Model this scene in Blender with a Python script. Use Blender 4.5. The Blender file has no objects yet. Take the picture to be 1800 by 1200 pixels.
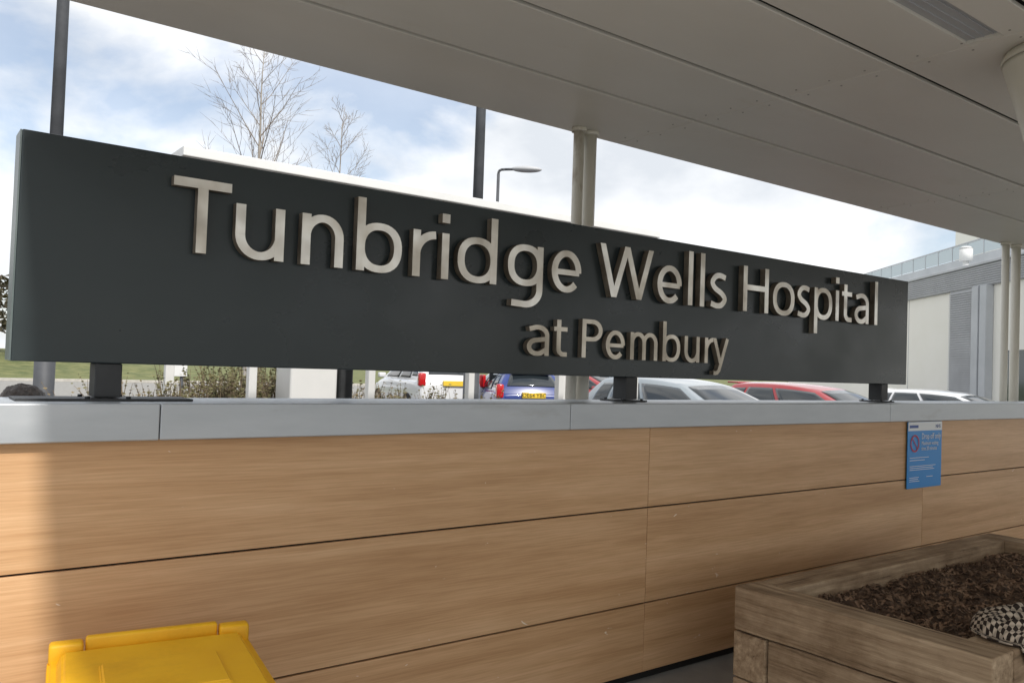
import bpy, bmesh, math, random
from mathutils import Vector, Matrix, noise as mnoise
random.seed(7)
SC=bpy.context.scene
COL=SC.collection
SC.view_settings.view_transform='Standard'; SC.view_settings.look='None'; SC.view_settings.exposure=0

# ------------------------------------------------------------------ camera
cam=bpy.data.objects.new("camera",bpy.data.cameras.new("camera")); COL.objects.link(cam)
SC.camera=cam
cam.data.sensor_width=36; cam.data.lens=29.06; cam.data.clip_end=4000; cam.data.clip_start=.05
M=Matrix.Rotation(math.radians(-36.84),4,'Z')@Matrix.Rotation(math.radians(91.63),4,'X')@Matrix.Rotation(math.radians(2),4,'Z')
M.translation=Vector((0,0,1.6)); cam.matrix_world=M

# ------------------------------------------------------------------ materials
def newmat(name):
    m=bpy.data.materials.new(name); m.use_nodes=True
    nt=m.node_tree; b=nt.nodes['Principled BSDF']
    return m,nt,b
def mat(name,c1,c2=None,scale=5,stretch=(1,1,1),rough=.5,metal=0,bump=0,bscale=None,detail=6,lo=.35,hi=.65,rvar=0,spec=.5,rnd=False,coat=0,grime=None):
    m,nt,b=newmat(name)
    b.inputs['Roughness'].default_value=rough; b.inputs['Metallic'].default_value=metal
    b.inputs['Specular IOR Level'].default_value=spec
    b.inputs['Coat Weight'].default_value=coat; b.inputs['Coat Roughness'].default_value=.05
    b.inputs['Base Color'].default_value=(*c1,1)
    if c2 is None and not bump: return m
    tc=nt.nodes.new('ShaderNodeTexCoord'); mp=nt.nodes.new('ShaderNodeMapping')
    mp.inputs['Scale'].default_value=stretch
    nt.links.new(tc.outputs['Object'],mp.inputs['Vector'])
    if rnd:
        oi=nt.nodes.new('ShaderNodeObjectInfo'); mu=nt.nodes.new('ShaderNodeMath'); mu.operation='MULTIPLY'; mu.inputs[1].default_value=37
        nt.links.new(oi.outputs['Random'],mu.inputs[0]); nt.links.new(mu.outputs[0],mp.inputs['Location'])
    n=nt.nodes.new('ShaderNodeTexNoise'); n.inputs['Scale'].default_value=scale; n.inputs['Detail'].default_value=detail; n.inputs['Roughness'].default_value=.6
    nt.links.new(mp.outputs[0],n.inputs['Vector'])
    if c2 is not None:
        r=nt.nodes.new('ShaderNodeValToRGB'); r.color_ramp.elements[0].position=lo; r.color_ramp.elements[1].position=hi
        r.color_ramp.elements[0].color=(*c1,1); r.color_ramp.elements[1].color=(*c2,1)
        nt.links.new(n.outputs['Fac'],r.inputs[0]); nt.links.new(r.outputs[0],b.inputs['Base Color'])
        if grime:
            sc_,lo_,hi_,col_=grime
            g=nt.nodes.new('ShaderNodeTexNoise'); g.inputs['Scale'].default_value=sc_; g.inputs['Detail'].default_value=10; g.inputs['Roughness'].default_value=.72
            nt.links.new(mp.outputs[0],g.inputs['Vector'])
            gr=nt.nodes.new('ShaderNodeValToRGB'); gr.color_ramp.elements[0].position=lo_; gr.color_ramp.elements[1].position=hi_
            gr.color_ramp.elements[0].color=(*col_,1); gr.color_ramp.elements[1].color=(1,1,1,1)
            nt.links.new(g.outputs['Fac'],gr.inputs[0])
            mx=nt.nodes.new('ShaderNodeMix'); mx.data_type='RGBA'; mx.blend_type='MULTIPLY'; mx.inputs['Factor'].default_value=1
            nt.links.new(r.outputs[0],mx.inputs['A']); nt.links.new(gr.outputs[0],mx.inputs['B']); nt.links.new(mx.outputs['Result'],b.inputs['Base Color'])
    if rvar:
        mr=nt.nodes.new('ShaderNodeMapRange'); mr.inputs['From Min'].default_value=.3; mr.inputs['From Max'].default_value=.7
        mr.inputs['To Min'].default_value=rough-rvar; mr.inputs['To Max'].default_value=rough+rvar
        nt.links.new(n.outputs['Fac'],mr.inputs['Value']); nt.links.new(mr.outputs[0],b.inputs['Roughness'])
    if bump:
        n2=nt.nodes.new('ShaderNodeTexNoise'); n2.inputs['Scale'].default_value=bscale or scale*4; n2.inputs['Detail'].default_value=5
        nt.links.new(mp.outputs[0],n2.inputs['Vector'])
        bp=nt.nodes.new('ShaderNodeBump'); bp.inputs['Strength'].default_value=bump; bp.inputs['Distance'].default_value=.01
        nt.links.new(n2.outputs['Fac'],bp.inputs['Height']); nt.links.new(bp.outputs[0],b.inputs['Normal'])
    return m

def wood_laminate():
    m,nt,b=newmat("oak_laminate"); N=nt.nodes; Lk=nt.links
    b.inputs['Roughness'].default_value=.42; b.inputs['Specular IOR Level'].default_value=.4
    tc=N.new('ShaderNodeTexCoord'); oi=N.new('ShaderNodeObjectInfo')
    mu=N.new('ShaderNodeMath'); mu.operation='MULTIPLY'; mu.inputs[1].default_value=53; Lk.new(oi.outputs['Random'],mu.inputs[0])
    def nz(sc,scale,detail,dist=0):
        mp=N.new('ShaderNodeMapping'); mp.inputs['Scale'].default_value=sc
        Lk.new(tc.outputs['Object'],mp.inputs['Vector']); Lk.new(mu.outputs[0],mp.inputs['Location'])
        n=N.new('ShaderNodeTexNoise'); n.inputs['Scale'].default_value=scale; n.inputs['Detail'].default_value=detail
        n.inputs['Distortion'].default_value=dist; n.inputs['Roughness'].default_value=.6
        Lk.new(mp.outputs[0],n.inputs['Vector']); return n
    a=nz((.28,1,6),1.5,4,.5)
    f=nz((1.8,1,70),2.2,5,.1)
    r=N.new('ShaderNodeValToRGB'); e=r.color_ramp.elements
    e[0].position=.3; e[0].color=(.575,.335,.165,1); e[1].position=.7; e[1].color=(.79,.52,.30,1)
    x=e.new(.5); x.color=(.70,.435,.235,1)
    Lk.new(a.outputs['Fac'],r.inputs[0])
    r2=N.new('ShaderNodeValToRGB'); r2.color_ramp.elements[0].position=.36; r2.color_ramp.elements[1].position=.6
    r2.color_ramp.elements[0].color=(.84,.79,.73,1); r2.color_ramp.elements[1].color=(1,1,1,1)
    Lk.new(f.outputs['Fac'],r2.inputs[0])
    mx=N.new('ShaderNodeMix'); mx.data_type='RGBA'; mx.blend_type='MULTIPLY'; mx.inputs['Factor'].default_value=.85
    Lk.new(r.outputs[0],mx.inputs['A']); Lk.new(r2.outputs[0],mx.inputs['B'])
    d=nz((1,1,1.5),1.1,5); r3=N.new('ShaderNodeValToRGB'); r3.color_ramp.elements[0].position=.3; r3.color_ramp.elements[1].position=.6
    r3.color_ramp.elements[0].color=(.90,.89,.87,1); r3.color_ramp.elements[1].color=(1,1,1,1)
    Lk.new(d.outputs['Fac'],r3.inputs[0])
    mx2=N.new('ShaderNodeMix'); mx2.data_type='RGBA'; mx2.blend_type='MULTIPLY'; mx2.inputs['Factor'].default_value=1
    Lk.new(mx.outputs['Result'],mx2.inputs['A']); Lk.new(r3.outputs[0],mx2.inputs['B'])
    sc=nz((1.3,1,2.6),4.5,2,2.5); r4=N.new('ShaderNodeValToRGB'); r4.color_ramp.elements[0].position=.745; r4.color_ramp.elements[1].position=.775
    Lk.new(sc.outputs['Fac'],r4.inputs[0])
    mx3=N.new('ShaderNodeMix'); mx3.data_type='RGBA'; Lk.new(r4.outputs[0],mx3.inputs['Factor']); Lk.new(mx2.outputs['Result'],mx3.inputs['A']); mx3.inputs['B'].default_value=(.86,.74,.6,1)
    Lk.new(mx3.outputs['Result'],b.inputs['Base Color'])
    bp=N.new('ShaderNodeBump'); bp.inputs['Strength'].default_value=.06; bp.inputs['Distance'].default_value=.004
    Lk.new(f.outputs['Fac'],bp.inputs['Height']); Lk.new(bp.outputs[0],b.inputs['Normal'])
    return m
def timber_mat(stretch,name):
    m,nt,b=newmat(name); N=nt.nodes; Lk=nt.links
    b.inputs['Roughness'].default_value=.88
    tc=N.new('ShaderNodeTexCoord'); oi=N.new('ShaderNodeObjectInfo')
    mu=N.new('ShaderNodeMath'); mu.operation='MULTIPLY'; mu.inputs[1].default_value=31; Lk.new(oi.outputs['Random'],mu.inputs[0])
    mp=N.new('ShaderNodeMapping'); mp.inputs['Scale'].default_value=stretch
    Lk.new(tc.outputs['Object'],mp.inputs['Vector']); Lk.new(mu.outputs[0],mp.inputs['Location'])
    n=N.new('ShaderNodeTexNoise'); n.inputs['Scale'].default_value=4; n.inputs['Detail'].default_value=9; n.inputs['Distortion'].default_value=.12; n.inputs['Roughness'].default_value=.68
    Lk.new(mp.outputs[0],n.inputs['Vector'])
    r=N.new('ShaderNodeValToRGB'); e=r.color_ramp.elements
    e[0].position=.30; e[0].color=(.13,.08,.045,1); e[1].position=.72; e[1].color=(.66,.50,.33,1)
    x=e.new(.41); x.color=(.34,.235,.14,1); x=e.new(.56); x.color=(.47,.34,.215,1)
    Lk.new(n.outputs['Fac'],r.inputs[0])
    n3=N.new('ShaderNodeTexNoise'); n3.inputs['Scale'].default_value=3.5; n3.inputs['Detail'].default_value=6; n3.inputs['Roughness'].default_value=.65
    Lk.new(tc.outputs['Object'],n3.inputs['Vector'])
    r3=N.new('ShaderNodeValToRGB'); r3.color_ramp.elements[0].position=.34; r3.color_ramp.elements[1].position=.58
    r3.color_ramp.elements[0].color=(.62,.57,.52,1); r3.color_ramp.elements[1].color=(1,1,1,1); Lk.new(n3.outputs['Fac'],r3.inputs[0])
    mx=N.new('ShaderNodeMix'); mx.data_type='RGBA'; mx.blend_type='MULTIPLY'; mx.inputs['Factor'].default_value=1
    Lk.new(r.outputs[0],mx.inputs['A']); Lk.new(r3.outputs[0],mx.inputs['B']); Lk.new(mx.outputs['Result'],b.inputs['Base Color'])
    bp=N.new('ShaderNodeBump'); bp.inputs['Strength'].default_value=.7; bp.inputs['Distance'].default_value=.008
    Lk.new(n.outputs['Fac'],bp.inputs['Height']); Lk.new(bp.outputs[0],b.inputs['Normal'])
    return m
def tweed_mat():
    m,nt,b=newmat("houndstooth_tweed"); N=nt.nodes; Lk=nt.links
    b.inputs['Roughness'].default_value=.95
    tc=N.new('ShaderNodeTexCoord'); mp=N.new('ShaderNodeMapping'); mp.inputs['Rotation'].default_value=(0,0,.3)
    Lk.new(tc.outputs['UV'],mp.inputs['Vector'])
    c1=N.new('ShaderNodeTexChecker'); c1.inputs['Scale'].default_value=1
    c1.inputs['Color1'].default_value=(.035,.022,.016,1); c1.inputs['Color2'].default_value=(.60,.50,.39,1)
    wv=N.new('ShaderNodeTexWave'); wv.wave_type='BANDS'; wv.bands_direction='DIAGONAL'; wv.inputs['Scale'].default_value=.45
    Lk.new(mp.outputs[0],c1.inputs['Vector']); Lk.new(mp.outputs[0],wv.inputs['Vector'])
    mx=N.new('ShaderNodeMix'); mx.data_type='RGBA'; mx.blend_type='MULTIPLY'; mx.inputs['Factor'].default_value=.4
    Lk.new(c1.outputs[0],mx.inputs['A']); Lk.new(wv.outputs['Color'],mx.inputs['B']); Lk.new(mx.outputs['Result'],b.inputs['Base Color'])
    return m
def steel_mat(name,dark,mid,light):
    m,nt,b=newmat(name); N=nt.nodes; Lk=nt.links
    b.inputs['Metallic'].default_value=.65
    tc=N.new('ShaderNodeTexCoord')
    mp=N.new('ShaderNodeMapping'); mp.inputs['Scale'].default_value=(1,1,.8); Lk.new(tc.outputs['Object'],mp.inputs['Vector'])
    n=N.new('ShaderNodeTexNoise'); n.inputs['Scale'].default_value=6; n.inputs['Detail'].default_value=3; Lk.new(mp.outputs[0],n.inputs['Vector'])
    r=N.new('ShaderNodeValToRGB'); e=r.color_ramp.elements; e[0].position=.30; e[0].color=(*dark,1); e[1].position=.68; e[1].color=(*light,1)
    x=e.new(.48); x.color=(*mid,1)
    Lk.new(n.outputs['Fac'],r.inputs[0]); Lk.new(r.outputs[0],b.inputs['Base Color'])
    mr=N.new('ShaderNodeMapRange'); mr.inputs['From Min'].default_value=.3; mr.inputs['From Max'].default_value=.7; mr.inputs['To Min'].default_value=.44; mr.inputs['To Max'].default_value=.30
    Lk.new(n.outputs['Fac'],mr.inputs['Value']); Lk.new(mr.outputs[0],b.inputs['Roughness'])
    m2=N.new('ShaderNodeMapping'); m2.inputs['Scale'].default_value=(1,1,.03); Lk.new(tc.outputs['Object'],m2.inputs['Vector'])
    n2=N.new('ShaderNodeTexNoise'); n2.inputs['Scale'].default_value=160; Lk.new(m2.outputs[0],n2.inputs['Vector'])
    n4=N.new('ShaderNodeTexNoise'); n4.inputs['Scale'].default_value=5; n4.inputs['Detail'].default_value=1; Lk.new(tc.outputs['Object'],n4.inputs['Vector'])
    bp=N.new('ShaderNodeBump'); bp.inputs['Strength'].default_value=.12; bp.inputs['Distance'].default_value=.004; Lk.new(n2.outputs['Fac'],bp.inputs['Height'])
    b2=N.new('ShaderNodeBump'); b2.inputs['Strength'].default_value=.8; b2.inputs['Distance'].default_value=.03; Lk.new(n4.outputs['Fac'],b2.inputs['Height']); Lk.new(bp.outputs[0],b2.inputs['Normal'])
    Lk.new(b2.outputs[0],b.inputs['Normal'])
    return m

M_WOOD=wood_laminate()
M_TIMX=timber_mat((.5,9,9),"weathered_timber_lengthwise")
M_TIMY=timber_mat((9,.5,9),"weathered_timber_crosswise")
M_TWEED=tweed_mat()
M_COPING=mat("brushed_aluminium_coping",(.46,.49,.52),(.55,.58,.61),2.5,(.6,1,3),rough=.42,metal=.35,rvar=.08,bump=.03,grime=(2.2,.28,.42,(.8,.78,.75)))
M_BACK=mat("dark_backing",(.012,.011,.010),rough=.9)
M_CONC=mat("concrete",(.30,.29,.27),(.38,.37,.35),4,rough=.9,bump=.3)
M_SIGN=mat("slate_powder_coat",(.013,.020,.023),(.026,.037,.040),.9,(1,1,1.5),rough=.30,rvar=.14,spec=.5,lo=.3,hi=.7)  # lighter patches put hazy reflections into the base colour
M_SIGNEDGE=mat("slate_edge",(.10,.13,.13),(.14,.17,.17),3,rough=.4)
M_LET=steel_mat("brushed_steel_letter",(.50,.45,.38),(.74,.70,.63),(.92,.90,.85))
M_LET2=steel_mat("dull_steel_letter",(.36,.32,.26),(.54,.49,.41),(.70,.65,.57))
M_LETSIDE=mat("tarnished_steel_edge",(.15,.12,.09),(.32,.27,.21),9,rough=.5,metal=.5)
M_SOFF=mat("cream_soffit_panel",(.73,.705,.645),(.78,.755,.695),.7,(1,2,1),rough=.42,rnd=True,detail=4,grime=(1.6,.26,.40,(.93,.91,.87)))
M_SCREW=mat("panel_screw_head",(.30,.28,.25),rough=.5)
M_ROOF=mat("roof_membrane",(.25,.25,.25),(.3,.3,.3),3,rough=.8)
M_COLUMN=mat("cream_painted_steel",(.66,.63,.54),(.74,.71,.63),3,(2,2,.5),rough=.4)
M_COLRUST=mat("stained_painted_steel",(.26,.17,.10),(.66,.63,.55),5,(1.5,1.5,.7),rough=.5,lo=.3,hi=.48)
M_GALV=mat("dark_grey_pole",(.055,.06,.068),(.085,.09,.10),4,rough=.6)
M_WHITE=mat("white_painted_metal",(.74,.75,.74),(.80,.80,.79),3,rough=.4)
M_ASPH=mat("asphalt",(.045,.045,.047),(.075,.074,.072),30,rough=.9,bump=.4,bscale=200)
M_ROAD=mat("pale_road_asphalt",(.24,.235,.22),(.32,.31,.29),8,rough=.9,bump=.3,bscale=150)
M_PAVE=mat("grey_concrete_paving",(.20,.20,.195),(.30,.295,.28),3,rough=.7,bump=.2,rvar=.12)
M_GRASS=mat("grass",(.075,.10,.026),(.20,.20,.075),1.2,rough=.95,bump=.5,bscale=30)
M_KERB=mat("kerb_stone",(.40,.38,.34),(.50,.48,.44),6,rough=.9)
M_LINE=mat("road_marking_paint",(.7,.7,.68),(.78,.78,.76),12,rough=.7)
M_SOIL=mat("compost",(.045,.027,.017),(.16,.10,.064),22,rough=1,bump=1,bscale=60)
M_CHIP=mat("bark_chip",(.10,.058,.034),(.36,.23,.145),9,rough=.95,rnd=True)
M_YEL=mat("yellow_plastic",(.86,.45,.008),(.92,.52,.015),5,rough=.5,bump=.05,bscale=80,rvar=.06,grime=(4,.3,.5,(.86,.84,.8)))
M_BLUE=mat("blue_sign_face",(.012,.25,.66),(.015,.265,.69),3,rough=.35)
M_SWHITE=mat("white_print",(.80,.82,.84),rough=.4)
M_RED=mat("red_print",(.42,.02,.08),rough=.4)
M_NAVY=mat("navy_print",(.02,.07,.30),rough=.4)
M_GLASS=mat("car_glass",(.02,.026,.03),rough=.04,spec=.9)
M_TYRE=mat("tyre_rubber",(.02,.02,.02),rough=.85)
M_RIM=mat("alloy_rim",(.5,.5,.52),rough=.3,metal=.8)
M_LAMPR=mat("red_tail_lens",(.50,.01,.012),rough=.12,coat=.6)
M_LAMPW=mat("clear_head_lens",(.65,.66,.68),rough=.1,coat=.6)
M_PLATEY=mat("yellow_number_plate",(.80,.55,.05),rough=.4)
M_BLACK=mat("black_print",(.01,.01,.01),rough=.5)
M_BARK=mat("pale_bark",(.26,.23,.20),(.45,.42,.38),12,(1,1,.4),rough=.9)
M_TWIG=mat("twig_bark",(.20,.16,.13),(.31,.26,.21),5,rough=.9)
M_STEM=mat("shrub_stem",(.16,.12,.08),(.27,.21,.14),5,rough=.9)
M_LEAF=mat("small_green_leaf",(.12,.12,.045),(.23,.21,.10),2.5,rough=.7)
M_LEAFD=mat("dry_brown_leaf",(.19,.14,.07),(.31,.25,.14),3,rough=.8)
M_LEAFR=mat("red_orange_leaf",(.35,.06,.02),(.50,.17,.05),4,rough=.7)
M_HEDGE=mat("dark_thicket",(.035,.030,.018),(.075,.065,.035),1.5,rough=.95)
M_CLAD=mat("cream_render_panel",(.88,.86,.78),(.91,.89,.82),.5,rough=.75)
M_CLADG=mat("grey_cladding",(.46,.48,.50),(.54,.56,.58),.6,rough=.5)
M_LOUV=mat("grey_louvre",(.42,.43,.45),(.50,.51,.53),.8,rough=.5)
M_BGLASS=mat("building_glass",(.03,.045,.05),rough=.08,spec=.7)
M_BALGL=mat("balustrade_glass",(.50,.58,.61),rough=.25,spec=.5)
M_SKIN=mat("skin",(.55,.34,.25),rough=.5)
M_HAIR=mat("dark_brown_hair",(.018,.011,.008),(.05,.032,.022),60,(1,1,.15),rough=.5,bump=.6,bscale=120)
M_JACK=mat("navy_jacket",(.02,.025,.05),rough=.9)
M_STEELD=mat("dark_base_steel",(.022,.024,.026),(.04,.042,.045),8,rough=.55)

# ------------------------------------------------------------------ helpers
def top(o,label,cat,group=None,kind=None):
    if label: o["label"]=label
    if cat: o["category"]=cat
    if group: o["group"]=group
    if kind: o["kind"]=kind
    return o
def empty(name,loc,rotz=0,label=None,cat=None,group=None):
    o=bpy.data.objects.new(name,None); o.empty_display_size=.1; o.location=loc; o.rotation_euler=(0,0,rotz); COL.objects.link(o)
    return top(o,label,cat,group)
def obj(name,me,mats,parent=None,off=(0,0,0)):
    o=bpy.data.objects.new(name,me); COL.objects.link(o)
    for m in (mats if isinstance(mats,(list,tuple)) else [mats]): me.materials.append(m)
    if parent: o.parent=parent
    return o
def rel(me,loc):
    me.transform(Matrix.Translation(-Vector(loc)))
def from_bm(bm,name="mesh",smooth=False):
    me=bpy.data.meshes.new(name); bm.to_mesh(me); bm.free()
    if smooth:
        for p in me.polygons: p.use_smooth=True
    return me
def addbox(bm,x0,x1,y0,y1,z0,z1,bev=0,seg=1,mi=0):
    b2=bmesh.new()
    vs=[b2.verts.new((x,y,z)) for x in (x0,x1) for y in (y0,y1) for z in (z0,z1)]
    for f in ((0,1,3,2),(4,6,7,5),(0,4,5,1),(2,3,7,6),(0,2,6,4),(1,5,7,3)): b2.faces.new([vs[i] for i in f])
    if bev: bmesh.ops.bevel(b2,geom=b2.edges[:],offset=bev,segments=seg,affect='EDGES',profile=.5)
    bmesh.ops.recalc_face_normals(b2,faces=b2.faces[:])
    for f in b2.faces: f.material_index=mi
    t=bpy.data.meshes.new("t"); b2.to_mesh(t); b2.free(); bm.from_mesh(t); bpy.data.meshes.remove(t)
def box(x0,x1,y0,y1,z0,z1,bev=0,seg=1):
    bm=bmesh.new(); addbox(bm,x0,x1,y0,y1,z0,z1,bev,seg); return from_bm(bm)
def addtube(bm,p0,p1,r0,r1,n=8,cap=True,mi=0):
    p0=Vector(p0);p1=Vector(p1); d=(p1-p0)
    if d.length<1e-6: return
    q=d.to_track_quat('Z','Y'); a=[];b=[]
    for i in range(n):
        t=2*math.pi*i/n; v=Vector((math.cos(t),math.sin(t),0))
        a.append(bm.verts.new(p0+q@(v*r0))); b.append(bm.verts.new(p1+q@(v*r1)))
    for i in range(n):
        f=bm.faces.new((a[i],a[(i+1)%n],b[(i+1)%n],b[i])); f.smooth=True; f.material_index=mi
    if cap:
        f=bm.faces.new(a[::-1]); f.material_index=mi; f=bm.faces.new(b); f.material_index=mi
def lathe(prof,cx,cy,n=48):
    bm=bmesh.new(); rings=[]
    for r,z in prof:
        rings.append([bm.verts.new((cx+r*math.cos(2*math.pi*i/n),cy+r*math.sin(2*math.pi*i/n),z)) for i in range(n)])
    for a,b in zip(rings,rings[1:]):
        for i in range(n): f=bm.faces.new((a[i],a[(i+1)%n],b[(i+1)%n],b[i])); f.smooth=True
    bm.faces.new(rings[0][::-1]); bm.faces.new(rings[-1])
    bmesh.ops.recalc_face_normals(bm,faces=bm.faces[:])
    return from_bm(bm)
def sheet(name,x0,x1,y0,y1,z,m,nx=1,ny=1):
    bm=bmesh.new(); g=[[bm.verts.new((x0+(x1-x0)*i/nx,y0+(y1-y0)*j/ny,z)) for j in range(ny+1)] for i in range(nx+1)]
    for i in range(nx):
        for j in range(ny): bm.faces.new((g[i][j],g[i+1][j],g[i+1][j+1],g[i][j+1]))
    o=obj(name,from_bm(bm),m); o["kind"]="structure"; return o
def textmesh(body,size,extrude=0,align='LEFT'):
    c=bpy.data.curves.new("t",'FONT'); c.body=body; c.size=size; c.extrude=extrude; c.align_x=align; c.resolution_u=3
    o=bpy.data.objects.new("t",c); COL.objects.link(o)
    bpy.context.view_layer.update(); dg=bpy.context.evaluated_depsgraph_get()
    me=bpy.data.meshes.new_from_object(o.evaluated_get(dg)); bpy.data.objects.remove(o)
    me.materials.clear()
    return me

# ------------------------------------------------------------------ ground, roads
sheet("ground",-1500,1500,-1500,1500,0,M_GRASS)
sheet("car_park_surface",-40,80,5.0,26,.004,M_ASPH)
sheet("access_road",-60,120,28,46,.006,M_ROAD)
sheet("drop_off_road",-60,80,-40,-3.2,.006,M_ROAD)  # out of view; asphalt tone lightened to bounce sunlight under the canopy
sheet("forecourt_paving",-40,60,-3.2,3.4,.008,M_PAVE)
k=obj("kerb",box(-40,6.6,7.1,7.25,0,.12,.01),M_KERB); k["kind"]="structure"
k=obj("kerb",box(-60,120,46,46.3,0,.14,.01),M_KERB); k["kind"]="structure"
k=obj("kerb",box(-60,120,26.0,26.3,0,.14,.01),M_KERB); k["kind"]="structure"
bm=bmesh.new()
for i in range(1,16):
    x=5.2+2.65*i
    addbox(bm,x-.05,x+.05,5.6,10.4,.008,.0095)
k=obj("parking_bay_markings",from_bm(bm),M_LINE); k["kind"]="structure"
k=obj("planting_bed_soil",box(-6,6.45,3.36,7.09,0,.10),M_SOIL); k["kind"]="structure"
bm=bmesh.new(); n=50; g=[]
for i in range(n+1):
    row=[]
    for j in range(n+1):
        x=-75+110*i/n; y=47+60*j/n
        h=6.2*math.exp(-((x+28)/30)**2-((y-78)/17)**2*1.0)+ .15*mnoise.noise(Vector((x*.2,y*.2,0)))
        row.append(bm.verts.new((x,y,max(h-.15,-.3))))
    g.append(row)
for i in range(n):
    for j in range(n): f=bm.faces.new((g[i][j],g[i+1][j],g[i+1][j+1],g[i][j+1])); f.smooth=True
k=obj("grass_hill",from_bm(bm),M_GRASS); k["kind"]="structure"
bm=bmesh.new()
for t in range(12000):
    x=random.uniform(-60,8); y=70+random.gauss(0,3)
    hh=2.6+5.4*(.75+.25*mnoise.noise(Vector((x*.3,0,3))))*random.random()**.8
    s=random.uniform(.12,.4)
    q=Vector((random.gauss(0,1),random.gauss(0,1),random.gauss(0,1))).normalized().to_track_quat('Z','Y')
    vs=[bm.verts.new(Vector((x,y,hh))+q@Vector(v)) for v in ((-s,-s*.5,0),(s,-s*.3,0),(s*.2,s*.8,0))]
    bm.faces.new(vs)
k=obj("woodland_thicket",from_bm(bm),M_HEDGE); top(k,"dark leafless thicket along the grassy bank","woodland",kind="stuff")

# ------------------------------------------------------------------ clad wall
WX0,WX1=-2.4,14.5
wall=empty("boundary_wall",(WX0,3.18,0),label="low wall clad in pale oak laminate with grey metal coping",cat="wall")
def part(name,me,m,parent):
    rel(me,parent.location); return obj(name,me,m,parent)
part("wall_core",box(WX0,WX1,3.04,3.33,0,1.40),M_CONC,wall)
part("backing_board",box(WX0,WX1,3.02,3.038,0.0,1.35),M_BACK,wall)
cols=[WX0,3.162,6.0,8.84,11.68,WX1]; rows=[(.05,.397),(.405,.886),(.894,1.34)]
for a,b in zip(cols,cols[1:]):
    for z0,z1 in rows: part("wood_panel",box(a+.0018,b-.0018,3.0,3.018,z0,z1,.001),M_WOOD,wall)
cs=[WX0,.74,2.584,5.47,8.36,11.25,WX1]
for a,b in zip(cs,cs[1:]):
    part("coping",box(a+.0015,b-.0015,2.965,3.36,1.303,1.4275,.004,2),M_COPING,wall)

# ------------------------------------------------------------------ lettering strokes
S=.138; SH=.112; XH=.75; ASC=1.12; DE=-.35
def ribbon(pts,wv=None,wh=None):
    wv=wv or S; wh=wh or SH
    out=[]
    n=len(pts)
    for i in range(n):
        a=Vector(pts[max(i-1,0)]); b=Vector(pts[min(i+1,n-1)]); t=(b-a).normalized()
        w=wh+(wv-wh)*abs(t.y); nn=Vector((-t.y,t.x))*w/2
        out.append((Vector(pts[i])+nn,Vector(pts[i])-nn))
    return ('r',out,False)
def ring(cx,cy,rx,ry,n=36):
    out=[]
    for i in range(n):
        a=2*math.pi*i/n; c,s=math.cos(a),math.sin(a)
        k=1/((abs(c)**2.3+abs(s)**2.3)**(1/2.3))
        out.append((Vector((cx+(rx+S/2)*c*k,cy+(ry+SH/2)*s*k)),Vector((cx+(rx-S/2)*c*k,cy+(ry-SH/2)*s*k))))
    return ('r',out,True)
def arc(cx,cy,rx,ry,a0,a1,n=16):
    return [(cx+rx*math.cos(math.radians(a0+(a1-a0)*i/n)),cy+ry*math.sin(math.radians(a0+(a1-a0)*i/n))) for i in range(n+1)]
def rect(x0,y0,x1,y1): return ('p',[(x0,y0),(x1,y0),(x1,y1),(x0,y1)])
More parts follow.
